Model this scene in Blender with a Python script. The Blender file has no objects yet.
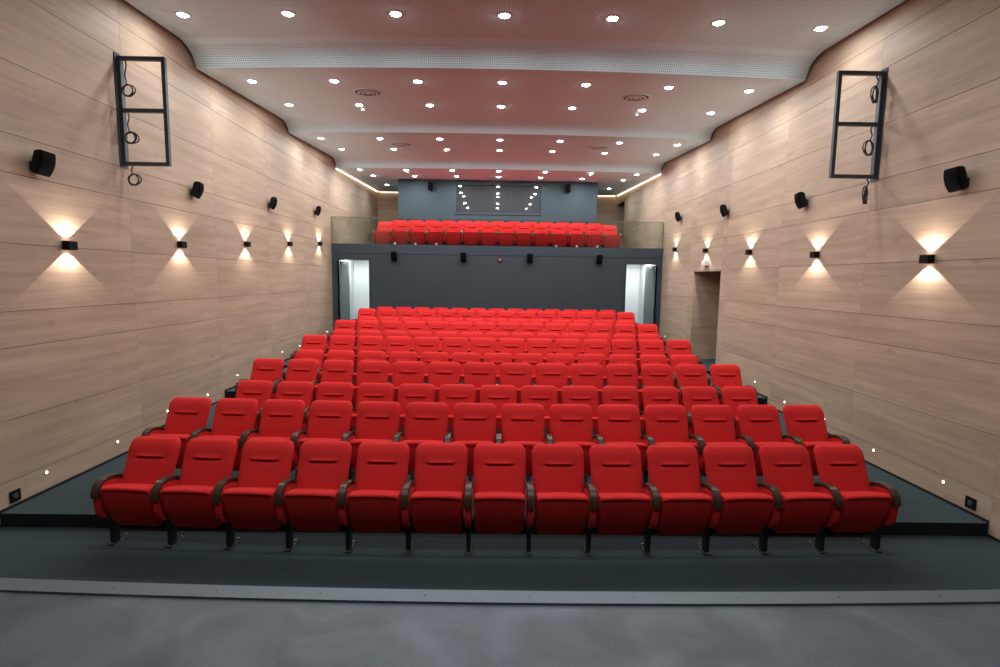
import bpy, bmesh, math, random
from mathutils import Vector, Matrix
random.seed(7)
PI = math.pi
SC = bpy.context.scene
COL = SC.collection

# ------------------------------------------------------------------ helpers
def link(o, parent=None):
    COL.objects.link(o)
    if parent is not None: o.parent = parent
    return o
def obj(name, bm, mats, parent=None, smooth=False, kind=None):
    me = bpy.data.meshes.new(name)
    bmesh.ops.recalc_face_normals(bm, faces=bm.faces[:]) if smooth != 'keep' else None
    bm.to_mesh(me); bm.free()
    for m in (mats if isinstance(mats, (list, tuple)) else [mats]): me.materials.append(m)
    if smooth is True:
        for p in me.polygons: p.use_smooth = True
    o = bpy.data.objects.new(name, me)
    link(o, parent)
    if kind: o['kind'] = kind
    return o
def auto_smooth(o, ang=40):
    me = o.data
    for p in me.polygons: p.use_smooth = True
    bm = bmesh.new(); bm.from_mesh(me)
    for e in bm.edges:
        e.smooth = not (len(e.link_faces) == 2 and e.calc_face_angle(0) > math.radians(ang))
    bm.to_mesh(me); bm.free()
    return o
def tag(o, label, cat, group=None, kind=None):
    o['label'] = label; o['category'] = cat
    if group: o['group'] = group
    if kind: o['kind'] = kind
    return o
def thing(name, label, cat, loc=(0, 0, 0), rotz=0, group=None):
    o = bpy.data.objects.new(name, None); o.empty_display_size = .1
    link(o); o.location = loc; o.rotation_euler = (0, 0, rotz)
    return tag(o, label, cat, group)
def copy_tree(o, parent=None):
    c = o.copy(); COL.objects.link(c); c.parent = parent
    for ch in o.children: copy_tree(ch, c)
    return c
def box(bm, x0, x1, y0, y1, z0, z1, mat=0):
    vs = [bm.verts.new((x, y, z)) for x in (x0, x1) for y in (y0, y1) for z in (z0, z1)]
    fs = []
    for q in ((0, 1, 3, 2), (4, 6, 7, 5), (0, 4, 5, 1), (2, 3, 7, 6), (0, 2, 6, 4), (1, 5, 7, 3)):
        f = bm.faces.new([vs[i] for i in q]); f.material_index = mat; fs.append(f)
    return vs, fs
def bevel_all(bm, w, seg=2):
    bmesh.ops.bevel(bm, geom=bm.edges[:], offset=w, segments=seg, profile=.6, affect='EDGES', clamp_overlap=True)
def prism_x(bm, pts, x0, x1, mat=0):
    """polygon of (y,z) extruded along x"""
    a = [bm.verts.new((x0, y, z)) for y, z in pts]; b = [bm.verts.new((x1, y, z)) for y, z in pts]
    n = len(pts); fs = [bm.faces.new(a), bm.faces.new(b[::-1])]
    for i in range(n): fs.append(bm.faces.new((a[i], b[i], b[(i + 1) % n], a[(i + 1) % n])))
    for f in fs: f.material_index = mat
def cyl(bm, c, r, axis, h, seg=20, r2=None, mat=0):
    ax = Vector(axis).normalized(); q = Vector((0, 0, 1)).rotation_difference(ax).to_matrix().to_4x4()
    m = Matrix.Translation(Vector(c)) @ q
    res = bmesh.ops.create_cone(bm, cap_ends=True, segments=seg, radius1=r, radius2=r if r2 is None else r2, depth=h, matrix=m)
    for f in {f for v in res['verts'] for f in v.link_faces}: f.material_index = mat
def sweep(bm, pts, r, seg=6):
    """round tube along a 3D polyline"""
    pts = [Vector(p) for p in pts]; rings = []; up = Vector((.13, .31, .94))
    for i, p in enumerate(pts):
        t = (pts[min(i + 1, len(pts) - 1)] - pts[max(i - 1, 0)]).normalized()
        s = t.cross(up)
        if s.length < 1e-3: s = t.cross(Vector((1, 0, 0)))
        s.normalize(); u = s.cross(t).normalized()
        rings.append([bm.verts.new(p + s * (r * math.cos(2 * PI * k / seg)) + u * (r * math.sin(2 * PI * k / seg))) for k in range(seg)])
    for a, b in zip(rings, rings[1:]):
        for k in range(seg): bm.faces.new((a[k], a[(k + 1) % seg], b[(k + 1) % seg], b[k]))
    bm.faces.new(rings[0][::-1]); bm.faces.new(rings[-1])

# ------------------------------------------------------------------ materials
class NT:
    def __init__(s, name):
        s.m = bpy.data.materials.new(name); s.m.use_nodes = True; s.t = s.m.node_tree
        s.b = s.t.nodes['Principled BSDF']; s.out = s.t.nodes['Material Output']
    def n(s, typ, **kw):
        x = s.t.nodes.new(typ)
        for k, v in kw.items():
            if k in x.inputs: x.inputs[k].default_value = v
            else: setattr(x, k, v)
        return x
    def l(s, a, b): s.t.links.new(a, b)
    def math(s, op, a, b=None, c=None):
        x = s.n('ShaderNodeMath', operation=op)
        for i, v in enumerate((a, b, c)):
            if v is None: continue
            if isinstance(v, (int, float)): x.inputs[i].default_value = v
            else: s.l(v, x.inputs[i])
        return x.outputs[0]
    def mix(s, fac, a, b):
        x = s.n('ShaderNodeMix', data_type='RGBA')
        for sock, v in ((x.inputs[0], fac), (x.inputs[6], a), (x.inputs[7], b)):
            if isinstance(v, (int, float)): sock.default_value = v
            elif isinstance(v, tuple): sock.default_value = (*v, 1) if len(v) == 3 else v
            else: s.l(v, sock)
        return x.outputs[2]
    def set(s, **kw):
        for k, v in kw.items():
            s.b.inputs[k.replace('_', ' ')].default_value = (*v, 1) if isinstance(v, tuple) and len(v) == 3 else v
        return s
def plain(name, col, rough=.6, metal=0, **kw):
    a = NT(name); a.set(Base_Color=col, Roughness=rough, Metallic=metal, **kw)
    co = a.n('ShaderNodeTexCoord'); nz = a.n('ShaderNodeTexNoise', Scale=30.0, Detail=3.0)
    a.l(co.outputs['Object'], nz.inputs['Vector'])
    f = a.math('MULTIPLY_ADD', nz.outputs['Fac'], .12, .94)
    hs = a.n('ShaderNodeHueSaturation'); hs.inputs['Color'].default_value = (*col, 1); a.l(f, hs.inputs['Value'])
    a.l(hs.outputs[0], a.b.inputs['Base Color'])
    return a.m
def fabric(name, col, dark=.8, scale=900., rough=.92):
    a = NT(name); a.set(Roughness=rough); a.b.inputs['Sheen Weight'].default_value = .1
    a.b.inputs['Sheen Roughness'].default_value = .5; a.b.inputs['Sheen Tint'].default_value = (1, .35, .3, 1)
    a.b.inputs['Specular IOR Level'].default_value = .12
    co = a.n('ShaderNodeTexCoord'); nz = a.n('ShaderNodeTexNoise', Scale=scale, Detail=2.0)
    a.l(co.outputs['Object'], nz.inputs['Vector'])
    oi = a.n('ShaderNodeObjectInfo')
    big = a.n('ShaderNodeTexNoise', Scale=6.0, Detail=2.0); a.l(co.outputs['Object'], big.inputs['Vector'])
    f = a.math('ADD', a.math('MULTIPLY', nz.outputs['Fac'], .5), a.math('MULTIPLY', big.outputs['Fac'], .5))
    c = a.mix(f, tuple(x * dark for x in col), tuple(min(1, x * (2 - dark)) for x in col))
    hs = a.n('ShaderNodeHueSaturation'); a.l(c, hs.inputs['Color'])
    a.l(a.math('MULTIPLY_ADD', oi.outputs['Random'], .1, .95), hs.inputs['Value'])
    a.l(hs.outputs[0], a.b.inputs['Base Color'])
    bp = a.n('ShaderNodeBump', Strength=.15, Distance=.002); a.l(nz.outputs['Fac'], bp.inputs['Height']); a.l(bp.outputs[0], a.b.inputs['Normal'])
    return a.m
def wood(name, light, dark, axis='Y', rough=.55):
    """oak veneer: long grain along one axis, a tone of its own for every panel"""
    a = NT(name); a.set(Roughness=rough); a.b.inputs['Specular IOR Level'].default_value = .3
    co = a.n('ShaderNodeTexCoord'); geo = a.n('ShaderNodeNewGeometry')
    off = a.n('ShaderNodeVectorMath', operation='SCALE'); cmb = a.n('ShaderNodeCombineXYZ')
    for i in range(3): a.l(geo.outputs['Random Per Island'], cmb.inputs[i])
    a.l(cmb.outputs[0], off.inputs[0]); off.inputs['Scale'].default_value = 37.
    add = a.n('ShaderNodeVectorMath', operation='ADD'); a.l(co.outputs['Object'], add.inputs[0]); a.l(off.outputs[0], add.inputs[1])
    def nz(sc, detail, along):
        mp = a.n('ShaderNodeMapping'); a.l(add.outputs[0], mp.inputs['Vector'])
        s = [sc, sc, sc]; s['XYZ'.index(axis)] = along; mp.inputs['Scale'].default_value = s
        n = a.n('ShaderNodeTexNoise', Scale=1.0, Detail=detail, Roughness=.6); n.inputs['Distortion'].default_value = .4
        a.l(mp.outputs[0], n.inputs['Vector']); return n.outputs['Fac']
    fine = nz(55., 5., 1.6); mid = nz(9., 4., .55); blot = nz(1.3, 3., .7)
    f = a.math('ADD', a.math('MULTIPLY', fine, .45), a.math('ADD', a.math('MULTIPLY', mid, .75), a.math('MULTIPLY', blot, .3)))
    ramp = a.n('ShaderNodeValToRGB'); a.l(f, ramp.inputs[0])
    ramp.color_ramp.elements[0].position = .5; ramp.color_ramp.elements[0].color = (*dark, 1)
    ramp.color_ramp.elements[1].position = .98; ramp.color_ramp.elements[1].color = (*light, 1)
    # knots
    vo = a.n('ShaderNodeTexVoronoi', Scale=1.0, feature='F1'); mp = a.n('ShaderNodeMapping'); s = [3.2] * 3; s['XYZ'.index(axis)] = 1.5
    mp.inputs['Scale'].default_value = s; a.l(add.outputs[0], mp.inputs['Vector']); a.l(mp.outputs[0], vo.inputs['Vector'])
    kn = a.n('ShaderNodeMapRange'); kn.inputs[1].default_value = .03; kn.inputs[2].default_value = .12; kn.inputs[3].default_value = .35; kn.inputs[4].default_value = 0.
    a.l(vo.outputs['Distance'], kn.inputs[0])
    c = a.mix(kn.outputs[0], ramp.outputs[0], tuple(x * .62 for x in dark))
    hs = a.n('ShaderNodeHueSaturation'); a.l(c, hs.inputs['Color'])
    a.l(a.math('MULTIPLY_ADD', geo.outputs['Random Per Island'], .1, .95), hs.inputs['Value'])
    a.l(hs.outputs[0], a.b.inputs['Base Color'])
    return a.m
def carpet(name, col):
    a = NT(name); a.set(Roughness=.95); a.b.inputs['Specular IOR Level'].default_value = .15
    co = a.n('ShaderNodeTexCoord')
    n1 = a.n('ShaderNodeTexNoise', Scale=140., Detail=2.); n2 = a.n('ShaderNodeTexNoise', Scale=1.6, Detail=3.)
    mp = a.n('ShaderNodeMapping'); mp.inputs['Scale'].default_value = (.25, 9, 1); n3 = a.n('ShaderNodeTexNoise', Scale=2.5, Detail=3.)
    a.l(co.outputs['Object'], n1.inputs['Vector']); a.l(co.outputs['Object'], n2.inputs['Vector'])
    a.l(co.outputs['Object'], mp.inputs['Vector']); a.l(mp.outputs[0], n3.inputs['Vector'])
    f = a.math('ADD', a.math('MULTIPLY', n1.outputs['Fac'], .4), a.math('ADD', a.math('MULTIPLY', n2.outputs['Fac'], .35), a.math('MULTIPLY', n3.outputs['Fac'], .35)))
    c = a.mix(f, tuple(x * .55 for x in col), tuple(x * 1.45 for x in col))
    a.l(c, a.b.inputs['Base Color'])
    bp = a.n('ShaderNodeBump', Strength=.3, Distance=.004); a.l(n1.outputs['Fac'], bp.inputs['Height']); a.l(bp.outputs[0], a.b.inputs['Normal'])
    return a.m
def perforated(name, col, pitch, hole, bright=1.):
    a = NT(name); a.set(Roughness=.9); a.b.inputs['Specular IOR Level'].default_value = .08; uv = a.n('ShaderNodeUVMap'); sp = a.n('ShaderNodeSeparateXYZ'); a.l(uv.outputs[0], sp.inputs[0])
    fx = a.math('SUBTRACT', a.math('FRACT', a.math('DIVIDE', sp.outputs[0], pitch)), .5)
    fy = a.math('SUBTRACT', a.math('FRACT', a.math('DIVIDE', sp.outputs[1], pitch)), .5)
    d = a.math('SQRT', a.math('ADD', a.math('MULTIPLY', fx, fx), a.math('MULTIPLY', fy, fy)))
    h = a.math('LESS_THAN', d, hole)
    a.l(a.mix(h, col, (.28, .26, .25)), a.b.inputs['Base Color'])
    return a.m
def emit(name, col, strength):
    a = NT(name); a.set(Base_Color=(.8, .8, .8)); a.b.inputs['Emission Color'].default_value = (*col, 1); a.b.inputs['Emission Strength'].default_value = strength
    return a.m
def glass(name, tint, rough=.0, refl=1.0):
    a = NT(name); t = a.n('ShaderNodeBsdfTransparent'); t.inputs[0].default_value = (*tint, 1)
    g = a.n('ShaderNodeBsdfGlossy'); g.inputs['Roughness'].default_value = rough; g.inputs[0].default_value = (.95, 1, .98, 1)
    fr = a.n('ShaderNodeFresnel'); fr.inputs[0].default_value = 1.5
    mx = a.n('ShaderNodeMixShader'); a.l(a.math('MULTIPLY', fr.outputs[0], refl), mx.inputs[0]); a.l(t.outputs[0], mx.inputs[1]); a.l(g.outputs[0], mx.inputs[2])
    a.l(mx.outputs[0], a.out.inputs['Surface']); a.t.nodes.remove(a.b)
    return a.m
def stage_floor(name):
    a = NT(name); co = a.n('ShaderNodeTexCoord')
    n1 = a.n('ShaderNodeTexNoise', Scale=2.6, Detail=4., Roughness=.55); n1.inputs['Distortion'].default_value = .6
    n2 = a.n('ShaderNodeTexNoise', Scale=60., Detail=2.)
    for n in (n1, n2): a.l(co.outputs['Object'], n.inputs['Vector'])
    f = a.math('ADD', a.math('MULTIPLY', n1.outputs['Fac'], .9), a.math('MULTIPLY', n2.outputs['Fac'], .1))
    rp = a.n('ShaderNodeValToRGB'); a.l(f, rp.inputs[0])
    rp.color_ramp.elements[0].position = .36; rp.color_ramp.elements[0].color = (.046, .056, .067, 1)
    rp.color_ramp.elements[1].position = .66; rp.color_ramp.elements[1].color = (.084, .1, .117, 1)
    a.l(rp.outputs[0], a.b.inputs['Base Color']); a.set(Roughness=.55)
    rr = a.math('MULTIPLY_ADD', n1.outputs['Fac'], -.3, .68); a.l(rr, a.b.inputs['Roughness'])
    return a.m

M = dict(
    red=fabric('red fabric', (.61, .023, .023)),
    armwood=wood('dark walnut', (.075, .04, .024), (.03, .016, .01), 'Y', .3),
    black=plain('black metal', (.012, .012, .013), .45),
    blackplastic=plain('black plastic', (.004, .004, .0045), .7, **{'Specular_IOR_Level': .15}),
    grille=plain('black speaker grille', (.004, .004, .0045), .9, **{'Specular_IOR_Level': .06}),
    steel=plain('bare steel', (.55, .56, .57), .35, .9),
    framesteel=plain('dark grey painted steel', (.026, .032, .041), .4),
    oak=wood('pale oak panel', (.50, .355, .255), (.31, .212, .148), 'Y'),
    oakx=wood('pale oak panel across', (.50, .355, .255), (.31, .212, .148), 'X'),
    gap=plain('dark gap', (.07, .048, .034), .9),
    carpet=carpet('slate carpet', (.034, .047, .052)),
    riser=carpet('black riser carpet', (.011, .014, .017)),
    darkwall=plain('charcoal wall paint', (.026, .038, .047), .7),
    boothwall=plain('blue grey wall paint', (.03, .047, .057), .7),
    whitewall=plain('white wall paint', (.8, .83, .83), .7),
    doorgrey=plain('grey door leaf', (.13, .155, .17), .45),
    ceil=plain('white ceiling paint', (.67, .80, .84), .9, **{'Specular_IOR_Level': .08}),
    perf=perforated('perforated ceiling board', (.67, .80, .84), .032, .24),
    white=plain('white plastic', (.8, .8, .79), .5),
    alu=plain('brushed aluminium edge', (.09, .112, .126), .5, .2),
    stage=stage_floor('grey stage vinyl'),
    lamp=emit('lamp glow', (.9, .97, 1), 90.),
    warmlamp=emit('warm lamp glow', (1, .86, .66), 20.),
    steplamp=emit('step light glow', (1, .97, .92), 14.),
    cove=emit('cove light glow', (1, .78, .58), 14.),
    rail=glass('railing glass', (.84, .87, .84), 0., 1.0),
    pane=plain('opaque grey booth pane', (.05, .056, .058), .02, **{'Specular_IOR_Level': .5}),  # opaque; grey of reflected ceiling and dim interior put into the colour
    redplastic=plain('red alarm plastic', (.2, .02, .03), .35),
    cable=plain('black cable', (.01, .01, .011), .5),
    drape=plain('black drape', (.02, .02, .022), .9),
)

# ------------------------------------------------------------------ room measures
XL, XR = -4.842, 5.011
YB = 15.54                     # wall under the balcony
YR = 21.75                     # rear wall above the balcony
TIER_Y = [4.93, 7.05, 9.22, 11.32, 13.42]
TIER_Z = [0, .1374, .2725, .4178, .5453, .6966]
CX = .0704; CV = .0088         # gentle curve of seat rows and lamp rows
GROOVES = [.41, 1.03, 1.746, 2.110, 2.789, 3.484, 3.872, 4.579, 5.290, 5.679]
JOINTS = [7.03 + 2.11 * k for k in range(-5, 7)]
PROF = [(-3.6, 5.73), (4.30, 6.11), (4.68, 5.865), (8.34, 6.043), (8.58, 5.94), (8.68, 5.765), (12.10, 5.989), (12.30, 5.92), (12.38, 5.785), (15.68, 5.98), (15.9, 5.89), (15.98, 5.735), (YR - .07, 5.97)]

# ---- floor: terraced carpet
bm = bmesh.new()
ys = [2.0] + TIER_Y + [YB + 2.6]
for i in range(6):
    y0, y1, z = ys[i], ys[i + 1], TIER_Z[i]
    q = [bm.verts.new(p) for p in ((XL, y0, z), (XR, y0, z), (XR, y1, z), (XL, y1, z))]
    bm.faces.new(q)
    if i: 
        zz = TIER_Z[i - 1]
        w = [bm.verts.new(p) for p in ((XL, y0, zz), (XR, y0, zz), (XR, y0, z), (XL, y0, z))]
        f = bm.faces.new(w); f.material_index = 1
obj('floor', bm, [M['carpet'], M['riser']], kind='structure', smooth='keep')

# ---- stage with its curved front edge
def stage_edge(off, n=40, xa=XL, xb=XR):
    return [(xa + (xb - xa) * i / n, 2.512 - off + CV * ((xa + (xb - xa) * i / n) - .4) ** 2) for i in range(n + 1)]
ZS = .9
bm = bmesh.new()
e = stage_edge(.10); top = [bm.verts.new((x, y, ZS)) for x, y in e]; back = [bm.verts.new((x, -3.6, ZS)) for x, y in e]
for i in range(len(e) - 1): bm.faces.new((back[i], back[i + 1], top[i + 1], top[i]))
obj('stage', bm, M['stage'], kind='structure', smooth='keep')
bm = bmesh.new()
a = stage_edge(.1); b = stage_edge(0)
ra = [bm.verts.new((x, y, ZS)) for x, y in a]; rb = [bm.verts.new((x, y, ZS + .012)) for x, y in a]
rc = [bm.verts.new((x, y, ZS + .012)) for x, y in b]; rd = [bm.verts.new((x, y, ZS - .05)) for x, y in b]
re_ = [bm.verts.new((x, y, -.0)) for x, y in b]
for i in range(len(a) - 1):
    for p, q in ((ra, rb), (rb, rc), (rc, rd)): bm.faces.new((p[i], p[i + 1], q[i + 1], q[i]))
    f = bm.faces.new((rd[i], rd[i + 1], re_[i + 1], re_[i])); f.material_index = 1
for k in range(-8, 9):                                              # screws in the strip
    cyl(bm, (k * .53 + .2, 2.462 + CV * (k * .53 - .2) ** 2, ZS + .0125), .004, (0, 0, 1), .003, 8, mat=1)
obj('trim_1', bm, [M['alu'], M['black']], kind='structure', smooth='keep')

# ---- panelled side walls
def panel_wall(name, side, openings=()):
    """veneer panels with dark gaps: front face at the wall plane, gaps 7 mm wide"""
    X = XL if side < 0 else XR
    def pan(bm, y0, y1, z0, z1):
        if y1 - y0 < .01 or z1 - z0 < .01: return
        box(bm, min(X, X + side * .02), max(X, X + side * .02), y0 + .0011, y1 - .0011, z0 + .0026, z1 - .0026)
    bm = bmesh.new()
    zs = [0.0] + GROOVES + [6.45]; yj = [-3.6] + [j for j in JOINTS if -3.5 < j < YR - .3] + [YR]
    yc = sorted(set(yj + [y for o in openings for y in o[:2]]))
    drop = [j for j in JOINTS for o in openings if o[0] < j < o[1]]
    for i in range(len(zs) - 1):
        z0, z1 = zs[i], zs[i + 1]
        for y0, y1 in zip(yc, yc[1:]):
            segs = [(z0, z1)]
            for (oy0, oy1, oz0, oz1) in openings:
                if y0 >= oy0 - .001 and y1 <= oy1 + .001:
                    ns = []
                    for s0, s1 in segs:
                        if s1 <= oz0 or s0 >= oz1: ns.append((s0, s1)); continue
                        if s0 < oz0: ns.append((s0, oz0))
                        if s1 > oz1: ns.append((oz1, s1))
                    segs = ns
            for s0, s1 in segs: pan(bm, y0, y1, s0, s1)
    # backing behind the gaps, cut around openings
    def back(y0, y1, z0, z1):
        box(bm, min(X + side * .02, X + side * .12), max(X + side * .02, X + side * .12), y0, y1, z0, z1, 1)
    if not openings: back(-3.6, YR, 0, 6.45)
    else:
        ob = sorted(openings); y = -3.6
        for (oy0, oy1, oz0, oz1) in ob:
            back(y, oy0, 0, 6.45); back(oy0, oy1, oz1, 6.45)
            if oz0 > 0: back(oy0, oy1, 0, oz0)
            y = oy1
        back(y, YR, 0, 6.45)
    return obj(name, bm, [M['oak'], M['gap']], kind='structure', smooth='keep')
panel_wall('wall_left', -1)
RECESS = (11.49, 13.06, .5453, 2.76); RECESS2 = (20.5, 21.73, 3.49, 5.6)
panel_wall('wall_right', 1, [RECESS, RECESS2])
def passage(name, o, depth):
    y0, y1, z0, z1 = o; bm = bmesh.new(); xa, xb = XR + .002, XR + depth
    box(bm, xa, xb, y1 - .012, y1 + .05, z0, z1); box(bm, xa, xb, y0 - .05, y0 + .012, z0, z1)
    box(bm, xa, xb, y0 - .05, y1 + .05, z1 - .012, z1 + .05, 2); box(bm, xb, xb + .05, y0, y1, z0, z1, 0)
    box(bm, xa - .02, xb, y0, y1, z0 - .05, z0 + .002, 1)
    return obj(name, bm, [M['oakx'], M['carpet'], M['gap']], kind='structure', smooth='keep')
passage('wall_passage_lower', RECESS, 1.55)
passage('wall_passage_upper', RECESS2, 1.3)
for nm, X, s in (('baseboard_left', XL, 1), ('baseboard_right', XR, -1)):   # thin black trim where carpet meets veneer
    bm = bmesh.new()
    for i in range(6):
        y0 = ys[i]; y1 = min(ys[i + 1], YB)
        if nm == 'baseboard_right' and i == 4:
            for a0, a1 in ((y0, RECESS[0]), (RECESS[1], y1)): box(bm, min(X, X + s * .012), max(X, X + s * .012), a0, a1, TIER_Z[i], TIER_Z[i] + .028)
        else: box(bm, min(X, X + s * .012), max(X, X + s * .012), y0, y1, TIER_Z[i], TIER_Z[i] + .028)
    obj(nm, bm, M['black'], kind='structure', smooth='keep')

# ---- ceiling: four rising boards with drops between them, perforated over the front
bm = bmesh.new(); uvl = bm.loops.layers.uv.new('UVMap')
def fillet(P, out=[]):
    res = [P[0]]
    for i in range(1, len(P) - 1):
        p0, p, p1 = (Vector(q) for q in (P[i - 1], P[i], P[i + 1]))
        crisp = P[i - 1][1] > P[i][1] < P[i + 1][1]                  # drop edge crisp, the crest above it soft
        r = .015 if crisp else min(.13, (p - p0).length * .45, (p1 - p).length * .45)
        a = p + (p0 - p).normalized() * r; b = p + (p1 - p).normalized() * r
        for k in range(6):
            t = k / 5; q = a * (1 - t) ** 2 + p * 2 * t * (1 - t) + b * t * t
            res.append((q.x, q.y))
    return res + [P[-1]]
prof = fillet(PROF)
xa, xb = XL + .05, XR - .05
def bow(x): return CV * ((x - CX) ** 2 - 24.)                        # the boards follow the curve of the seat rows
arc = 0; NX = 20; lo, hi = [], []
for i, (y, z) in enumerate(prof):
    if i: arc += (Vector(prof[i]) - Vector(prof[i - 1])).length
    k = 0 if i in (0, len(prof) - 1) else 1
    xs = [xa + (xb - xa) * q / NX for q in range(NX + 1)]
    lo.append(([bm.verts.new((x, y + k * bow(x), z)) for x in xs], arc, y, z))
    hi.append([bm.verts.new((x, y + k * bow(x), z + .05)) for x in xs])
for (a, s0, ya, za), (b, s1, yb, zb) in zip(lo, lo[1:]):
    ym, zm = (ya + yb) / 2, (za + zb) / 2
    for q in range(NX):
        f = bm.faces.new((a[q], a[q + 1], b[q + 1], b[q]))
        for lp, uv in zip(f.loops, ((xs[q], s0), (xs[q + 1], s0), (xs[q + 1], s1), (xs[q], s1))): lp[uvl].uv = uv
        f.material_index = 1 if (ym < 8.26 or (8.26 < ym < 8.66 and 5.81 < zm < 6.01)) else 0
        f.smooth = True
for i in range(len(lo) - 1):
    for q in range(NX): bm.faces.new((hi[i][q], hi[i + 1][q], hi[i + 1][q + 1], hi[i][q + 1]))
    a, b = lo[i][0], lo[i + 1][0]
    bm.faces.new((a[0], b[0], hi[i + 1][0], hi[i][0])); bm.faces.new((a[-1], hi[i][-1], hi[i + 1][-1], b[-1]))
obj('ceiling', bm, [M['ceil'], M['perf']], kind='structure', smooth='keep')
bm = bmesh.new(); box(bm, XL - .12, XR + .12, -3.6, YR + .1, 6.45, 6.5)
obj('ceiling_slab', bm, M['gap'], kind='structure', smooth='keep')

# ---- rear shell, stage rear, booth
bm = bmesh.new()
zs = [3.2] + [g for g in GROOVES if g > 3.2] + [6.45]
for z0, z1 in zip(zs, zs[1:]): box(bm, XL, XR, YR, YR + .02, z0 + .004, z1 - .004)
box(bm, XL, XR, YR + .02, YR + .1, 3.2, 6.45, 1)
obj('wall_rear', bm, [M['oakx'], M['gap']], kind='structure', smooth='keep')
bm = bmesh.new(); box(bm, XL - .1, XR + .1, -3.7, -3.6, 0, 6.5)
obj('wall_stage', bm, M['drape'], kind='structure', smooth='keep')

BX0, BX1, BY, BZ0, BZ1 = -3.314, 3.46, 17.98, 3.55, 5.87
WX0, WX1, WZ0, WZ1 = -1.335, 1.54, 4.74, 5.66
bm = bmesh.new()
for a in ((BX0, WX0, BZ0, BZ1), (WX1, BX1, BZ0, BZ1), (WX0, WX1, BZ0, WZ0), (WX0, WX1, WZ1, BZ1)):
    box(bm, a[0], a[1], BY, BY + .12, a[2], a[3])
box(bm, BX0, BX0 + .1, BY + .12, YR, BZ0 - .14, BZ1 + .1); box(bm, BX1 - .1, BX1, BY + .12, YR, BZ0 - .14, BZ1 + .1)
box(bm, BX0, BX1, BY, BY + .12, 3.35, BZ0)
obj('wall_booth', bm, M['boothwall'], kind='structure', smooth='keep')
bm = bmesh.new(); box(bm, BX0 + .1, BX1 - .1, 20.4, 20.45, 3.5, 6.0)
obj('wall_booth_inside', bm, M['darkwall'], kind='structure', smooth='keep')
win = bpy.data.objects.new('window_1', None); link(win); win['kind'] = 'structure'; win.location = ((WX0 + WX1) / 2, BY, WZ0)
def at(o, root):                                                    # child built in world coordinates
    o.parent = root; o.matrix_parent_inverse = Matrix.Translation(root.location).inverted() if root.rotation_euler.z == 0 else (Matrix.Translation(root.location) @ root.rotation_euler.to_matrix().to_4x4()).inverted()
    return o
bm = bmesh.new(); t = .06
for a in ((WX0 - t, WX1 + t, WZ0 - t, WZ0), (WX0 - t, WX1 + t, WZ1, WZ1 + t), (WX0 - t, WX0, WZ0, WZ1), (WX1, WX1 + t, WZ0, WZ1)):
    box(bm, a[0], a[1], BY - .025, BY + .1, a[2], a[3])
at(obj('window_frame', bm, M['boothwall'], smooth='keep'), win)
bm = bmesh.new(); box(bm, .53, .56, BY + .035, BY + .075, WZ0, WZ1); at(obj('mullion', bm, M['framesteel'], smooth='keep'), win)
for x0, x1, k in ((WX0, .53, 0), (.56, WX1, 1)):
    bm = bmesh.new(); box(bm, x0, x1, BY + .05, BY + .056, WZ0, WZ1); at(obj('pane', bm, M['pane'], smooth='keep'), win)

# ---- wall under the balcony, with two doorways
D1 = (-4.68, -3.74); D2 = (3.93, 4.87); DZ0, DZ1 = TIER_Z[5], 3.0; FT = 3.478
bm = bmesh.new()
for x0, x1, z0, z1 in ((XL, D1[0], DZ0, FT), (D1[1], D2[0], DZ0, FT), (D2[1], XR, DZ0, FT), (D1[0], D1[1], DZ1, FT), (D2[0], D2[1], DZ1, FT)):
    box(bm, x0, x1, YB, YB + .16, z0, z1)
obj('wall_back', bm, M['darkwall'], kind='structure', smooth='keep')
bm = bmesh.new(); box(bm, XL, XR, YB - .012, YB, 3.20, FT); obj('trim_2', bm, M['darkwall'], kind='structure', smooth='keep')
bm = bmesh.new()
box(bm, XL, XR, YB + .16, 17.05, 3.15, 3.32); box(bm, XL, XR, 17.05, YR, 3.15, 3.49)
obj('floor_balcony', bm, M['carpet'], kind='structure', smooth='keep')
for nm, x0, x1 in (('wall_corridor_left', -6.6, -2.2), ('wall_corridor_right', 2.4, 6.8)):
    bm = bmesh.new(); y0, y1, z0, z1 = YB + .16, 17.9, DZ0 - .02, 3.14
    box(bm, x0, x1, y1, y1 + .05, z0, z1); box(bm, x0 - .05, x0, y0, y1, z0, z1); box(bm, x1, x1 + .05, y0, y1, z0, z1)
    box(bm, x0, x1, y0, y1 + .05, z1, z1 + .01)
    if x0 < 0: box(bm, XL, XL + .012, y0, y1, z0, z1)
    else: box(bm, XR - .012, XR, y0, y1, z0, z1)
    obj(nm, bm, M['whitewall'], kind='structure', smooth='keep')
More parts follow.
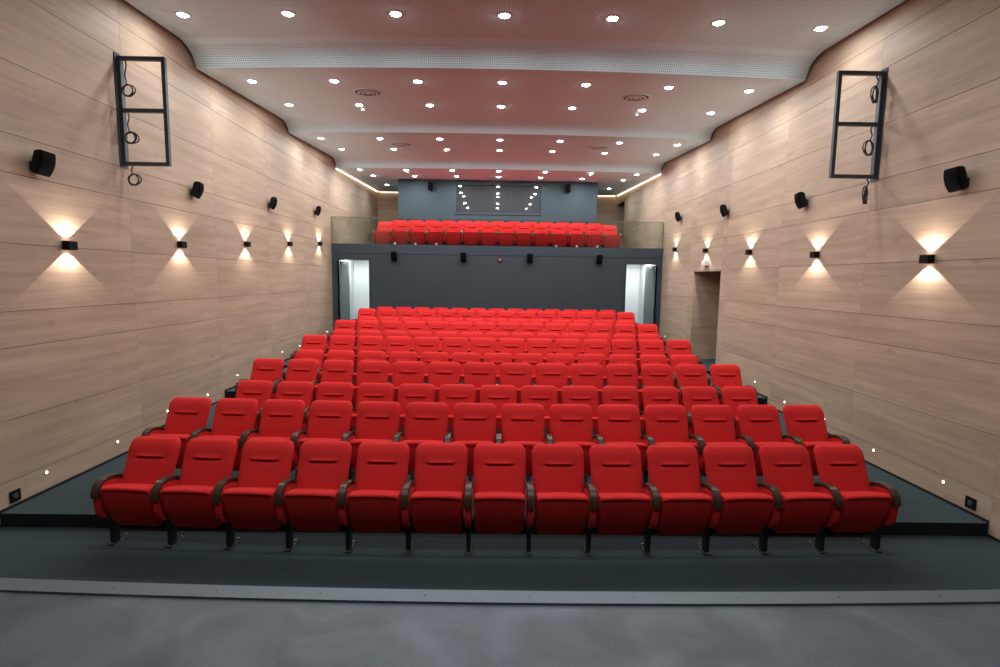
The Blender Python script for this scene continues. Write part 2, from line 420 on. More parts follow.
def door(name, X0, X1, hinge):
    d = bpy.data.objects.new(name, None); link(d); d['kind'] = 'structure'; d.location = ((X0 + X1) / 2, YB, DZ0)
    bm = bmesh.new(); w = .055
    for a in ((X0 - w, X0, DZ0, DZ1 + w), (X1, X1 + w, DZ0, DZ1 + w), (X0, X1, DZ1, DZ1 + w)):
        box(bm, a[0], a[1], YB - .02, YB + .18, a[2], a[3])
    at(obj('door_frame', bm, M['framesteel'], smooth='keep'), d)
    hx = X0 + .03 if hinge < 0 else X1 - .03
    bm = bmesh.new(); box(bm, hx - .022, hx + .022, YB + .2, YB + 1.1, DZ0 + .01, DZ1 - .02)
    leaf = at(obj('door_leaf', bm, M['doorgrey'], smooth='keep'), d)
    bm = bmesh.new(); s = 1 if hinge < 0 else -1
    sweep(bm, [(hx + s * .02, YB + 1.0, DZ0 + 1.05), (hx + s * .07, YB + 1.0, DZ0 + 1.05), (hx + s * .07, YB + .88, DZ0 + 1.05)], .011)
    hd = obj('door_handle', bm, M['steel'], smooth=True); hd.parent = leaf
    bm = bmesh.new(); box(bm, hx + s * .024, hx + s * .06, YB + .25, YB + .5, DZ1 - .12, DZ1 - .06)
    cl = obj('door_closer', bm, M['steel'], smooth='keep'); cl.parent = leaf
door('door_1', *D1, -1); door('door_2', *D2, 1)

# ------------------------------------------------------------------ theatre seats
def backrest_bm():
    """padded slab: rounded outline, pillowed front with a stitched slot"""
    bm = bmesh.new(); nu, nv = 24, 26
    z0, z1 = .43, .948
    def frame(v):                                                    # centre line of the reclined back
        z = z0 + (z1 - z0) * v; y = -.112 + .225 * v - .012 * math.sin(PI * v)
        return y, z
    def half(v):
        w = .236 + .013 * v; r = .075
        top = (1 - v) * (z1 - z0)
        if top < r: w -= r - math.sqrt(max(0, r * r - (r - top) ** 2))
        bot = v * (z1 - z0); r2 = .03
        if bot < r2: w -= r2 - math.sqrt(max(0, r2 * r2 - (r2 - bot) ** 2))
        return w
    vs_s = (.782 - z0) / (z1 - z0)
    vv = sorted([1 - math.cos(PI / 2 * min(1, i / 9)) for i in range(0)] + [i / nv for i in range(nv + 1)] + [.985, .995, .97, vs_s - .012, vs_s + .012, vs_s, vs_s - .024, vs_s + .024, vs_s - .04, vs_s + .04, vs_s + .055])
    uu = [-1 + 2 * i / nu for i in range(nu + 1)]
    uu = [math.copysign(abs(u) ** .75, u) for u in uu]
    F, B = [], []
    for v in vv:
        y, z = frame(v); w = half(v); rf, rb = [], []
        for u in uu:
            e = (1 - abs(u) ** 7) ** .5; ev = (1 - abs(2 * v - 1) ** 14) ** .5 if v < 1 else 0
            dv = (v - vs_s) * (z1 - z0)
            puff = .045 * e * ev * (1 + .22 * math.exp(-((v - vs_s + .2) / .16) ** 2) + .3 * math.exp(-((v - vs_s - .16) / .13) ** 2))
            side = 1 / (1 + math.exp((abs(u) * w - .122) / .005))
            groove = (.036 * math.exp(-(dv / .009) ** 2) - .016 * math.exp(-((dv - .022) / .013) ** 2)) * side
            rf.append(bm.verts.new((u * w, y - puff + groove, z)))
            rb.append(bm.verts.new((u * w, y + .035 * e * ev, z)))
        F.append(rf); B.append(rb)
    for R, flip in ((F, False), (B, True)):
        for a, b in zip(R, R[1:]):
            for i in range(nu):
                q = (a[i], a[i + 1], b[i + 1], b[i]); bm.faces.new(q[::-1] if flip else q)
    for a, b, c, d in zip(F, F[1:], B, B[1:]):
        bm.faces.new((a[0], b[0], d[0], c[0])); bm.faces.new((a[-1], c[-1], d[-1], b[-1]))
    bm.faces.new([F[0][i] for i in range(nu + 1)] + [B[0][i] for i in range(nu, -1, -1)])
    bm.faces.new([F[-1][i] for i in range(nu, -1, -1)] + [B[-1][i] for i in range(nu + 1)])
    bmesh.ops.remove_doubles(bm, verts=bm.verts[:], dist=.0003)
    return bm
def cushion_bm():
    """tip-up seat at rest: front edge on top, underside shell to the stage, rounded lower corners"""
    bm = bmesh.new()
    pts = [(-.35, .588), (-.358, .598), (-.356, .609), (-.342, .619), (-.306, .621), (-.24, .607), (-.16, .581), (-.085, .548), (-.065, .53), (-.072, .42), (-.09, .30), (-.12, .215), (-.16, .195), (-.2, .205), (-.235, .262), (-.283, .36), (-.325, .455), (-.342, .548), (-.346, .578)]
    nx = 14; rings = []
    for i in range(nx + 1):
        u = -1 + 2 * i / nx; u = math.copysign(abs(u) ** .6, u); ring = []
        for y, z in pts:
            low = max(0, (.32 - z) / .12); w = .222 - .03 * low ** 2.5
            k = max(0, abs(u) - .9) / .1; cy = -.2 + (y + .2) * (1 - .1 * k * k); cz = .4 + (z - .4) * (1 - .06 * k * k)
            ring.append(bm.verts.new((u * w, cy, cz + (.008 * (1 - u * u) if z > .51 else 0))))
        rings.append(ring)
    n = len(pts)
    for a, b in zip(rings, rings[1:]):
        for k in range(n): bm.faces.new((a[k], a[(k + 1) % n], b[(k + 1) % n], b[k]))
    bm.faces.new(rings[0][::-1]); bm.faces.new(rings[-1])
    return bm
ARM = [(.03, .575), (-.02, .608), (-.08, .638), (-.155, .658), (-.23, .664), (-.285, .652), (-.323, .62), (-.341, .584), (-.347, .55), (-.345, .517)]
def arm_bm():
    bm = bmesh.new(); th = .032; rings = []
    for i, p in enumerate(ARM):
        a = Vector(ARM[max(i - 1, 0)]); b = Vector(ARM[min(i + 1, len(ARM) - 1)]); t = (b - a).normalized(); nrm = Vector((t.y, -t.x))
        if nrm.y < 0 and i < 6: nrm = -nrm
        k = .55 if i in (0,) else 1; wx = min(1, .72 + .1 * i)
        P = Vector(p); prof = []
        for x, d in ((-.034, 0), (-.034, -.75), (-.026, -1), (.026, -1), (.034, -.75), (.034, 0), (.027, .28), (-.027, .28)):
            q = P + nrm * (th * k * d * .9)
            prof.append(bm.verts.new((x * wx, q.x, q.y)))
        rings.append(prof)
    for a, b in zip(rings, rings[1:]):
        n = len(a)
        for k in range(n): bm.faces.new((a[k], a[(k + 1) % n], b[(k + 1) % n], b[k]))
    bm.faces.new(rings[0][::-1]); bm.faces.new(rings[-1])
    return bm
def side_bm():
    bm = bmesh.new()
    pts = [(.02, .55), (-.09, .61), (-.17, .635), (-.23, .642), (-.28, .63), (-.312, .595), (-.326, .54), (-.333, .47), (-.331, .41), (-.318, .355), (-.29, .31), (-.25, .288), (-.18, .28), (-.1, .30), (-.04, .36), (.0, .45)]
    prism_x(bm, pts, -.027, .027)
    bevel_all(bm, .008, 2)
    return bm
def leg_bm():
    bm = bmesh.new()
    box(bm, -.02, .02, -.185, -.105, .012, .34); bevel_all(bm, .006, 2)
    for x in (-.037, .037): cyl(bm, (x, -.2, .335), .032, (1, 0, 0), .018, 16)
    prism_x(bm, [(-.16, .28), (-.02, .30), (.075, .50), (.10, .66), (.07, .67), (.03, .56), (-.05, .5)], -.017, .017)  # black plate added to darken the gap between neighbouring backs
    return bm
def foot_bm():
    bm = bmesh.new(); box(bm, -.034, .034, -.205, .0, 0, .012); bevel_all(bm, .004, 1)
    for y in (-.19, -.018): cyl(bm, (0, y, .016), .011, (0, 0, 1), .012, 8, mat=1)
    return bm
def stand(root, dx):
    """armrest, upholstered side panel and pedestal on one side of a seat"""
    out = []
    for nm, fn, mt, sm in (('armrest', arm_bm, M['armwood'], 1), ('side_panel', side_bm, M['red'], 1), ('leg', leg_bm, M['black'], 1)):
        me = MESH.get(nm)
        if me is None:
            o = auto_smooth(obj(nm, fn(), mt), 35); MESH[nm] = o.data; o.parent = root
        else: o = bpy.data.objects.new(nm, me); link(o, root)
        o.location.x = dx; out.append(o)
    me = MESH.get('foot_plate')
    if me is None:
        f = obj('foot_plate', foot_bm(), [M['black'], M['steel']]); MESH['foot_plate'] = f.data; f.parent = out[-1]
    else: f = bpy.data.objects.new('foot_plate', me); link(f, out[-1])
    return out
MESH = {}
PITCH = .55
def seat_proto(both):
    t = thing('theatre_seat', 'seat', 'theatre seat')
    if 'backrest' not in MESH:
        o = auto_smooth(obj('backrest', backrest_bm(), M['red'], t), 60); MESH['backrest'] = o.data
        o = auto_smooth(obj('seat', cushion_bm(), M['red'], t), 50); MESH['seat'] = o.data
    else:
        for n in ('backrest', 'seat'): link(bpy.data.objects.new(n, MESH[n]), t)
    stand(t, PITCH / 2)
    if both: stand(t, -PITCH / 2)
    return t
ORD = 'first second third fourth fifth sixth seventh eighth ninth tenth eleventh twelfth'.split()
P1, P2 = seat_proto(False), seat_proto(True)
used = {}
def place_seat(first, x, y, z, label, group):
    src = P2 if first else P1
    s = src if src.name not in used else copy_tree(src)
    used[src.name] = 1
    s.location = (x, y, z); s['label'] = label; s['group'] = group
    # chord of the curved row
    s.rotation_euler.z = math.atan(2 * CV * (x - CX))
    return s
def row(n, y, z, where, group):
    for j in range(n):
        x = CX + (j - (n - 1) / 2) * PITCH
        yy = y + CV * (x - CX) ** 2
        if n % 2 and j == n // 2: pos = 'middle one'
        elif j < n / 2: pos = 'leftmost one' if j == 0 else ORD[j] + ' from the left end'
        else: pos = 'rightmost one' if j == n - 1 else ORD[n - 1 - j] + ' from the right end'
        place_seat(j == 0, x, yy, z, 'red tip-up theatre seat, %s of %s' % (pos, where), group)
Y1, RP = 4.681, 1.0429
for i in range(11):
    k = 0 if i == 0 else (i + 1) // 2
    where = 'the front row' if i == 0 else ('the last row before the balcony' if i == 10 else 'the %s row' % ORD[i])
    row(13 if i % 2 == 0 else 14, Y1 + i * RP, TIER_Z[k], where, 'seats of ' + where)
row(14, 16.62, 3.32, 'the balcony front row', 'seats of the balcony front row')
row(13, 17.62, 3.49, 'the balcony rear row', 'seats of the balcony rear row')

# ------------------------------------------------------------------ balcony railing
def railing():
    t = thing('glass_railing', 'clear frameless glass railing along the top of the balcony front', 'railing', (CX, YB + .06, FT))
    for x0, x1 in ((XL + .01, -2.74), (-2.73, -2.0), (-1.99, 2.06), (2.07, 2.80), (2.81, XR - .01)):
        bm = bmesh.new(); box(bm, x0, x1, YB + .054, YB + .066, FT, 4.25)
        p = at(obj('glass_panel', bm, M['rail'], smooth='keep'), t)
        for x in ((x0 + .24, x1 - .24) if x1 - x0 > 1 else ((x0 + x1) / 2,)):
            bm = bmesh.new(); box(bm, x - .03, x + .03, YB + .045, YB + .075, FT, FT + .06); bevel_all(bm, .005, 1)
            c = obj('clamp', bm, M['steel'], smooth='keep'); c.parent = p
    bm = bmesh.new()
    for x in (XL + .006, -2.735, XR - .006): box(bm, x - .004, x + .004, YB + .052, YB + .068, FT, 4.25)
    at(obj('edge_seal', bm, M['framesteel'], smooth='keep'), t)
    bm = bmesh.new(); box(bm, XL + .01, XR - .01, YB + .052, YB + .068, 4.25, 4.262)
    at(obj('top_edge', bm, plain('smoked glass edge', (.09, .10, .09), .3), smooth='keep'), t)
railing()

# ------------------------------------------------------------------ ceiling fittings
def ceil_z(y, x=None):
    if x is not None: y = y - bow(x)
    for (y0, z0), (y1, z1) in zip(PROF, PROF[1:]):
        if y0 <= y <= y1: return z0 + (z1 - z0) * (y - y0) / (y1 - y0), math.atan2(z1 - z0, y1 - y0)
LAMP_W = 38.
def downlight(src, x, y, label, group):
    z, a = ceil_z(y, x)
    if src is None:
        t = thing('ceiling_downlight', label, 'ceiling light')
        bm = bmesh.new()                                             # stepped ring
        R = [(.062, .0), (.062, -.006), (.09, -.008), (.098, -.004), (.098, .004)]; rings = []
        for r, zz in R: rings.append([bm.verts.new((r * math.cos(2 * PI * k / 28), r * math.sin(2 * PI * k / 28), zz)) for k in range(28)])
        for p, q in zip(rings, rings[1:]):
            for k in range(28): bm.faces.new((p[k], p[(k + 1) % 28], q[(k + 1) % 28], q[k]))
        obj('trim_ring', bm, M['white'], t, smooth=True)
        bm = bmesh.new(); rr = [[bm.verts.new((r * math.cos(2 * PI * k / 28), r * math.sin(2 * PI * k / 28), zz)) for k in range(28)] for r, zz in ((.064, -.004), (.058, -.014), (.042, -.021), (.02, -.025))]
        for p, q in zip(rr, rr[1:]):
            for k in range(28): bm.faces.new((p[k], p[(k + 1) % 28], q[(k + 1) % 28], q[k]))
        bm.faces.new(rr[-1]); bm.faces.new(rr[0])
        obj('lens', bm, M['lamp'], t)
        L = bpy.data.lights.new('downlight_beam', 'AREA'); L.energy = LAMP_W; L.color = (.88, .97, 1); L.shape = 'DISK'; L.size = .11
        lo_ = bpy.data.objects.new('lamp', L); link(lo_, t); lo_.location = (0, 0, -.028)
    else: t = copy_tree(src)
    t.location = (x, y, z - .002); t.rotation_euler = (a, 0, 0); t['label'] = label; t['group'] = group
    return t
src = None
LROWS = [(1.6, 'over the stage edge', 1.45), (3.4, 'over the front seats', 1.45), (7.30, 'on the perforated ceiling board', 1.45), (9.13, 'in the second board front line', 1.424), (10.65, 'in the second board rear line', 1.41),
         (12.80, 'in the third board front line', 1.44), (14.16, 'in the third board rear line', 1.405), (16.03, 'in the front line over the balcony', 1.405), (17.18, 'in the second line over the balcony', 1.36)]
SIDE = ['leftmost', 'second from the left', 'third from the left', 'middle', 'third from the right', 'second from the right', 'rightmost']
for yc, w, sp in LROWS:
    for j in (range(1, 6) if yc < 5 else range(7)):
        x = CX + .01 + (j - 3) * sp; y = yc + .0085 * (x - CX) ** 2
        d = downlight(src, x, y, 'round ceiling downlight, %s %s' % ((SIDE if yc > 5 else [0] + SIDE[:2] + SIDE[3:4] + SIDE[5:])[j], w), 'ceiling downlights')
        if src is None: src = d
for x, w in ((-4.0, 'left'), (4.17, 'right')):
    downlight(src, x, 19.46, 'round ceiling downlight over the balcony passage %s of the booth' % w, 'ceiling downlights')

def vent(x, y, label, closed):
    z, a = ceil_z(y, x); t = thing('ceiling_vent', label, 'air vent', (x, y, z), 0, 'round ceiling vents'); t.rotation_euler = (a, 0, 0)
    n = 32; R = [(.27, 0), (.27, -.012), (.24, -.018), (.22, -.006)]
    bm = bmesh.new(); rings = [[bm.verts.new((r * math.cos(2 * PI * k / n), r * math.sin(2 * PI * k / n), zz)) for k in range(n)] for r, zz in R]
    for p, q in zip(rings, rings[1:]):
        for k in range(n): bm.faces.new((p[k], p[(k + 1) % n], q[(k + 1) % n], q[k]))
    obj('rim', bm, M['ceil'], t, smooth=True)
    bm = bmesh.new(); cyl(bm, (0, 0, -.003), .225, (0, 0, 1), .004, n); obj('throat', bm, M['gap'], t)
    for r0, r1, dz in ((.19, .145, -.022), (.12, .075, -.028), (.05, .0, -.032)):
        bm = bmesh.new(); ra = [bm.verts.new((r0 * math.cos(2 * PI * k / n), r0 * math.sin(2 * PI * k / n), dz + .008)) for k in range(n)]
        if r1 > 0:
            rb = [bm.verts.new((r1 * math.cos(2 * PI * k / n), r1 * math.sin(2 * PI * k / n), dz)) for k in range(n)]
            for k in range(n): bm.faces.new((ra[k], ra[(k + 1) % n], rb[(k + 1) % n], rb[k]))
        else:
            c = bm.verts.new((0, 0, dz))
            for k in range(n): bm.faces.new((ra[k], ra[(k + 1) % n], c))
        obj('cone_ring', bm, M['ceil'], t, smooth=True)
vent(-2.36, 9.87, 'round dark-throated ceiling vent on the left of the second ceiling board', 0)
vent(2.54, 9.86, 'round dark-throated ceiling vent on the right of the second ceiling board', 0)
vent(-2.43, 13.59, 'small-looking round ceiling vent on the left of the third ceiling board', 1)
vent(2.57, 13.51, 'small-looking round ceiling vent on the right of the third ceiling board', 1)
def smoke(x, y, label):
    z, a = ceil_z(y, x); t = thing('smoke_detector', label, 'smoke detector', (x, y, z), 0, 'white smoke detectors'); t.rotation_euler = (a, 0, 0)
    bm = bmesh.new(); cyl(bm, (0, 0, -.012), .055, (0, 0, 1), .022, 20); obj('base', bm, M['white'], t)
    bm = bmesh.new(); cyl(bm, (0, 0, -.038), .03, (0, 0, 1), .03, 20, .045); obj('dome', bm, M['white'], t)
smoke(-2.73, 10.98, 'white smoke detector beside a downlight, left on the second ceiling board')
smoke(2.86, 10.98, 'white smoke detector beside a downlight, right on the second ceiling board')
smoke(-2.72, 16.42, 'white smoke detector behind a downlight, left over the balcony')
smoke(2.91, 16.4, 'white smoke detector behind a downlight, right over the balcony')

# ------------------------------------------------------------------ wall lights
WN = ['nearest the stage', 'second from the stage', 'third from the stage', 'fourth from the stage', 'next to the balcony front']
SCONCE_W = 52.
sc_src = None
for s, X, nm in ((-1, XL, 'left'), (1, XR, 'right')):
    for k in range(5):
        y = 5.96 + 2.118 * k; z = 2.81 + .146 * k
        if sc_src is None:
            t = thing('wall_sconce', '', 'wall light')
            bm = bmesh.new(); b0 = .005
            for a in ((-.06, .06, b0, .012, -.048, .048), (-.06, .06, .078, .084, -.048, .048), (-.06, -.054, .012, .078, -.048, .048), (.054, .06, .012, .078, -.048, .048)):
                box(bm, a[2], a[3], a[0], a[1], a[4], a[5])
            obj('housing', bm, M['blackplastic'], t, smooth='keep')
            bm = bmesh.new(); box(bm, 0, .005, -.045, .045, -.035, .035); obj('back_plate', bm, M['black'], t, smooth='keep')
            for d in (1, -1):
                bm = bmesh.new(); box(bm, .012, .078, -.054, .054, d * .03 - .003, d * .03 + .003); obj('lens', bm, M['warmlamp'], t, smooth='keep')
                L = bpy.data.lights.new('sconce_beam', 'SPOT'); L.energy = SCONCE_W; L.color = (1, .925, .82); L.spot_size = math.radians(104); L.spot_blend = .08; L.shadow_soft_size = .004
                lo_ = bpy.data.objects.new('lamp', L); link(lo_, t); lo_.location = (.068, 0, d * .037); lo_.rotation_euler = (0 if d < 0 else PI, 0, 0)
            sc_src = t
        else: t = copy_tree(sc_src)
        t.location = (X, y, z); t.rotation_euler = (0, 0, 0 if s < 0 else PI)
        t['label'] = 'small black up-and-down wall light on the %s oak wall, %s' % (nm, WN[k]); t['group'] = 'wall lights on the %s wall' % nm

# step lights low on the walls
sl = None
LY = [(5.48, .345), (6.545, .345), (7.58, .48), (8.66, .48), (9.695, .625), (10.74, .625), (11.78, .775), (12.83, .775), (13.9, .91), (14.97, .91)]
CN = ['first', 'second', 'third', 'fourth', 'fifth', 'sixth', 'seventh', 'eighth', 'ninth', 'tenth']
for s, X, nm in ((-1, XL, 'left'), (1, XR, 'right')):
    for k, (y, z) in enumerate(LY):
        if s > 0 and 11.5 < y < 13.1: continue
        if sl is None:
            t = thing('step_light', '', 'step light')
            bm = bmesh.new(); cyl(bm, (.003, 0, 0), .022, (1, 0, 0), .006, 20); obj('rim', bm, M['steel'], t)
            bm = bmesh.new(); cyl(bm, (.0065, 0, 0), .016, (1, 0, 0), .003, 16, .014); obj('lens', bm, M['steplamp'], t)
            sl = t
        else: t = copy_tree(sl)
        t.location = (X, y, z); t.rotation_euler = (0, 0, 0 if s < 0 else PI)
        t['label'] = 'tiny round step light low on the %s oak wall, %s counting from the stage' % (nm, CN[k if k < 6 or s < 0 else k - 1]); t['group'] = 'step lights on the %s wall' % nm

# cove light behind the ceiling edge over the balcony
def cove(x0, x1, y0, y1, label):
    n = 12; bm = bmesh.new(); d = Vector((x1 - x0, y1 - y0, 0)).normalized(); nrm = Vector((-d.y, d.x, 0)) * .016; rings = []
    for i in range(n + 1):
        y = y0 + (y1 - y0) * i / n; x = x0 + (x1 - x0) * i / n; z = ceil_z(min(y, YR - .08))[0]
        p = Vector((x, y, z)); rings.append([bm.verts.new(p + nrm * a + Vector((0, 0, b))) for a, b in ((-1, -.003), (1, -.003), (1, .016), (-1, .016))])
    for a, b in zip(rings, rings[1:]):
        for k in range(4): bm.faces.new((a[k], a[(k + 1) % 4], b[(k + 1) % 4], b[k]))
    bm.faces.new(rings[0][::-1]); bm.faces.new(rings[-1])
    tag(obj('cove_light_strip', bm, M['cove']), label, 'light strip', 'warm cove light strips')
cove(XL + .026, XL + .026, 16.1, YR - .1, 'warm cove light strip in the ceiling gap along the left balcony wall')
cove(XR - .026, XR - .026, 16.1, YR - .1, 'warm cove light strip in the ceiling gap along the right balcony wall')
cove(XL + .1, BX0, YR - .04, YR - .04, 'warm cove light strip above the rear oak wall left of the booth')
cove(BX1, XR - .1, YR - .04, YR - .04, 'warm cove light strip above the rear oak wall right of the booth')

# ------------------------------------------------------------------ loudspeakers
def speaker_parts(t, tilt, w=.185, h=.255, d=.115, out=.045):
    """local +x points away from the wall; tapered box, bowed grille, tilted nose-down"""
    R = Matrix.Translation((out, 0, 0)) @ Matrix.Rotation(tilt, 4, 'Y')
    bm = bmesh.new(); prof = [(0, .37), (.25, .44), (.55, .48), (.8, .5), (1., .5)]
    rings = []
    for k, hw in prof:
        x = d * k * .8; rings.append([bm.verts.new(R @ Vector((x, sy * w * (hw + .02 * k) * .98, sz * h * hw))) for sy, sz in ((-1, -1), (1, -1), (1, 1), (-1, 1))])
    for a, b in zip(rings, rings[1:]):
        for k in range(4): bm.faces.new((a[k], a[(k + 1) % 4], b[(k + 1) % 4], b[k]))
    bm.faces.new(rings[0][::-1]); bm.faces.new(rings[-1]); bevel_all(bm, .008, 2)
    obj('cabinet', bm, M['blackplastic'], t)
    bm = bmesh.new(); n = 10; G = []
    for i in range(n + 1):
        v = -1 + 2 * i / n; bulge = .035 * (1 - v * v)
        G.append([bm.verts.new(R @ Vector((d * .8 + .002 + bulge * (1 - .25 * u * u), u * w * .5, v * h * .49))) for u in (-1, -.5, 0, .5, 1)])
    for a, b in zip(G, G[1:]):
        for k in range(4): bm.faces.new((a[k], a[k + 1], b[k + 1], b[k]))
    bd = [g[0] for g in G]; base = [bm.verts.new(R @ Vector((d * .8, sy * w * .5, sz * h * .49))) for sy, sz in ((-1, -1), (-1, 1), (1, -1), (1, 1))]
    bm.faces.new(bd + [base[1], base[0]]); bm.faces.new([g[-1] for g in G][::-1] + [base[2], base[3]])
    obj('grille', bm, M['grille'], t)
    bm = bmesh.new(); box(bm, 0, .018, -.04, .04, -.11, -.01); sweep(bm, [(.01, 0, -.07), (.05, 0, -.07), tuple(R @ Vector((.03, 0, -.03)))], .016, 8)
    obj('bracket', bm, M['black'], t)
sp_src = None
SN = ['nearest the stage', 'second from the stage', 'third from the stage', 'next to the balcony front']
for s, X, nm in ((-1, XL, 'left'), (1, XR, 'right')):
    for k in range(4):
        if sp_src is None:
            sp_src = t = thing('wall_speaker', '', 'loudspeaker'); speaker_parts(t, math.radians(17))
        else: t = copy_tree(sp_src)
        t.location = (X, 5.6 + 2.84 * k, 3.66 + .2 * k); t.rotation_euler = (0, 0, (0 if s < 0 else PI) + s * math.radians(-6 if k == 0 else -14))
        t['label'] = 'black bracket-mounted loudspeaker high on the %s oak wall, %s' % (nm, SN[k]); t['group'] = 'loudspeakers on the %s wall' % nm
def add_speaker(loc, sc, label, group):
    t = copy_tree(sp_src); t.location = loc; t.rotation_euler = (0, 0, -PI / 2); t.scale = (sc, sc * .95, sc * 1.15); t['label'] = label; t['group'] = group
for x, l in ((-2.97, 'leftmost of the four'), (-.93, 'second from the left of the four'), (1.03, 'second from the right of the four'), (3.09, 'rightmost of the four')):
    add_speaker((x, YB - .012, 3.15), .97, 'black loudspeaker on the charcoal wall below the balcony, %s' % l, 'loudspeakers on the charcoal wall')
add_speaker((-2.2, BY, 5.6), .95, 'black loudspeaker on the blue-grey booth wall, left of the window', 'loudspeakers on the booth wall')
add_speaker((2.43, BY, 5.61), .95, 'black loudspeaker on the blue-grey booth wall, right of the window', 'loudspeakers on the booth wall')

# red fire alarm on the charcoal wall
t = thing('fire_alarm', 'small round red fire alarm sounder in the middle of the charcoal wall', 'fire alarm', (.15, YB - .012, 3.07))
bm = bmesh.new(); cyl(bm, (0, -.012, 0), .065, (0, -1, 0), .024, 24); obj('base', bm, M['redplastic'], t)
bm = bmesh.new(); cyl(bm, (0, -.045, 0), .05, (0, -1, 0), .045, 24, .03); obj('sounder', bm, M['redplastic'], t)
bm = bmesh.new(); cyl(bm, (0, -.07, 0), .018, (0, -1, 0), .006, 16); obj('lamp', bm, M['white'], t)

# white box over the side passage
t = thing('emergency_light', 'white box light on the right oak wall above the side passage', 'emergency light', (XR, 12.30, 2.95))
bm = bmesh.new(); box(bm, -.09, 0, -.1, .1, -.055, .055); bevel_all(bm, .008, 2); obj('housing', bm, M['white'], t)
bm = bmesh.new(); box(bm, -.08, -.01, -.09, .09, -.062, -.055); obj('diffuser', bm, plain('grey diffuser', (.5, .5, .5), .4), t)

# socket boxes low on the walls near the stage
for X, s, y, z, nm in ((XL, 1, 5.10, .245, 'left'), (XR, -1, 5.14, .255, 'right')):
    t = thing('wall_socket', 'small black socket box low on the %s oak wall near the stage' % nm, 'wall socket', (X, y, z), 0 if s > 0 else PI, 'black wall sockets')
    bm = bmesh.new(); box(bm, 0, .012, -.06, .06, -.06, .06); bevel_all(bm, .004, 2); obj('plate', bm, M['blackplastic'], t)
    bm = bmesh.new(); cyl(bm, (.014, 0, 0), .03, (1, 0, 0), .008, 20, .026); obj('outlet', bm, plain('dark grey socket', (.05, .05, .055), .3), t)

# ------------------------------------------------------------------ steel hanging frames on the walls
def wall_frame(X, s, y, z0, z1, reach, label):
    t = thing('lighting_frame', label, 'steel frame', (X, y, (z0 + z1) / 2), 0 if s > 0 else PI, 'steel frames on the side walls')
    h = (z1 - z0) / 2; w = .023
    bm = bmesh.new(); box(bm, 0, .012, -.075, .065, -h - .03, h + .03); box(bm, .012, .05, -.03, .03, -h, h)
    obj('wall_plate', bm, M['framesteel'], t, smooth='keep')
    bm = bmesh.new(); box(bm, reach - .046, reach, -w, w, -h, h); obj('upright', bm, M['framesteel'], t, smooth='keep')
    for z in (h - w, 0.015, -h + w):
        bm = bmesh.new(); box(bm, .05, reach - .046, -w, w, z - w, z + w); obj('crossbar', bm, M['framesteel'], t, smooth='keep')
wall_frame(XL, 1, 6.97, 3.90, 5.25, .605, 'dark steel frame with two openings projecting from the left oak wall')
wall_frame(XR, -1, 6.97, 3.90, 5.25, .605, 'dark steel frame with two openings projecting from the right oak wall')
def cable(X, s, y, ztop, zc, r, loops, dx, label, squash=1.):
    bm = bmesh.new(); pts = []; x0 = X + s * dx
    for i in range(8): pts.append((x0 + s * .012 * math.sin(i * .9), y - .035, ztop + (zc + r - ztop) * i / 8))
    n = 28 * loops
    for i in range(n + 1):
        a = PI / 2 - 2 * PI * i / 28; k = i / n
        pts.append((x0 + s * (r * squash * (1 - .18 * math.sin(k * 5)) * math.cos(a) + .04 * k), y - .035 + .012 * math.sin(i * .35), zc + r * (1 - .12 * k) * math.sin(a)))
    sweep(bm, pts, .008, 6)
    tag(obj('hanging_cable', bm, M['cable'], smooth=True), label, 'cable', 'coiled cables at the steel frames')
cable(XL, 1, 6.95, 5.2, 4.82, .075, 3, .13, 'black cable coil hanging in the upper opening of the left steel frame')
cable(XL, 1, 6.95, 4.55, 4.24, .075, 4, .13, 'black cable coil hanging in the lower opening of the left steel frame')
cable(XL, 1, 6.95, 3.9, 3.715, .075, 3, .14, 'black cable coil hanging below the left steel frame')
cable(XR, -1, 6.95, 5.2, 4.95, .11, 3, .12, 'narrow black cable bunch hanging in the upper opening of the right steel frame', .35)
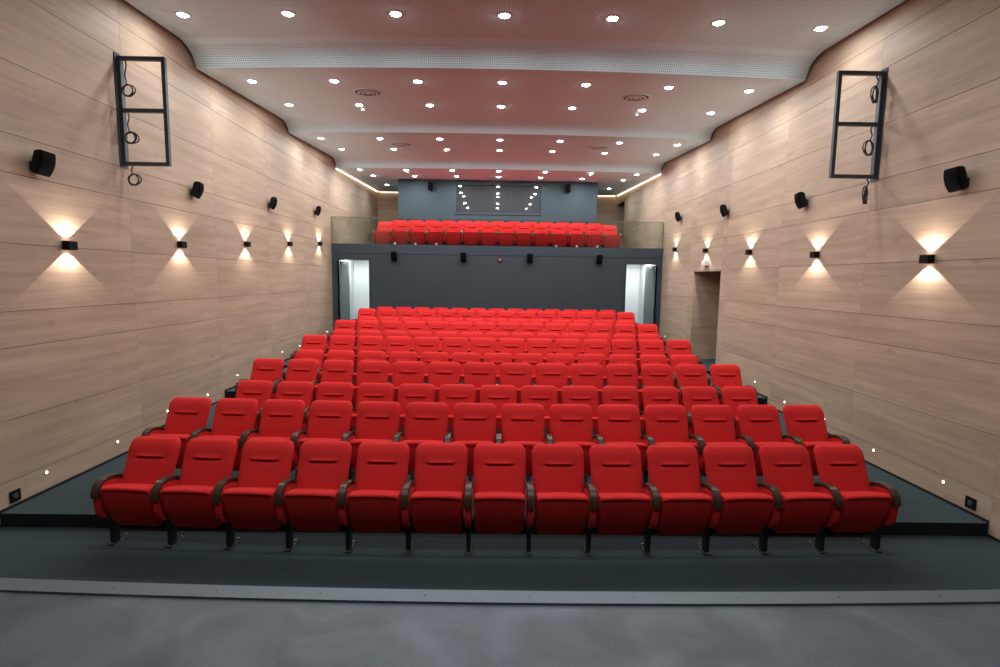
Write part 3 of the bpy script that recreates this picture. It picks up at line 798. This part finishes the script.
cable(XR, -1, 6.95, 4.55, 4.28, .10, 3, .14, 'black cable bunch hanging in the lower opening of the right steel frame', .6)
cable(XR, -1, 6.95, 3.9, 3.68, .12, 3, .13, 'narrow black cable bunch hanging below the right steel frame', .2)

# ------------------------------------------------------------------ corridor lamps, world, camera
for x, nm in ((-4.4, 'left'), (4.6, 'right')):
    t = thing('corridor_light', 'flat ceiling panel light in the white corridor behind the %s doorway' % nm, 'ceiling light', (x, 16.9, 3.125), 0, 'corridor panel lights')
    bm = bmesh.new(); box(bm, -.3, .3, -.3, .3, -.012, .01); obj('panel_frame', bm, M['white'], t, smooth='keep')
    bm = bmesh.new(); box(bm, -.27, .27, -.27, .27, -.016, -.012); obj('diffuser', bm, emit('panel glow ' + nm, (.93, .98, 1), 65.), t, smooth='keep')
w = bpy.data.worlds.new('World'); SC.world = w; w.use_nodes = True
w.node_tree.nodes['Background'].inputs[0].default_value = (0, 0, 0, 1); w.node_tree.nodes['Background'].inputs[1].default_value = 0

cam = bpy.data.cameras.new('Camera'); co = bpy.data.objects.new('Camera', cam); link(co); SC.camera = co
F, pit, yaw, roll = 517.36, .1053, .0118, .0152
cam.sensor_width = 36; cam.lens = 36 * F / 1000; cam.clip_start = .05
f = Vector((math.sin(yaw) * math.cos(pit), math.cos(yaw) * math.cos(pit), -math.sin(pit))); r = Vector((math.cos(yaw), -math.sin(yaw), 0)); u = r.cross(f)
r2 = r * math.cos(roll) + u * math.sin(roll); u2 = -r * math.sin(roll) + u * math.cos(roll)
mw = Matrix((( r2.x, u2.x, -f.x, 0), (r2.y, u2.y, -f.y, 0), (r2.z, u2.z, -f.z, 2.5099), (0, 0, 0, 1)))
co.matrix_world = mw
SC.view_settings.view_transform = 'Standard'; SC.view_settings.look = 'None'; SC.view_settings.gamma = 1; SC.view_settings.use_curve_mapping = False
SC.view_settings.exposure = -0.9
SC.cycles.max_bounces = 10; SC.cycles.diffuse_bounces = 6; SC.cycles.transparent_max_bounces = 16
SC.cycles.use_denoising = True
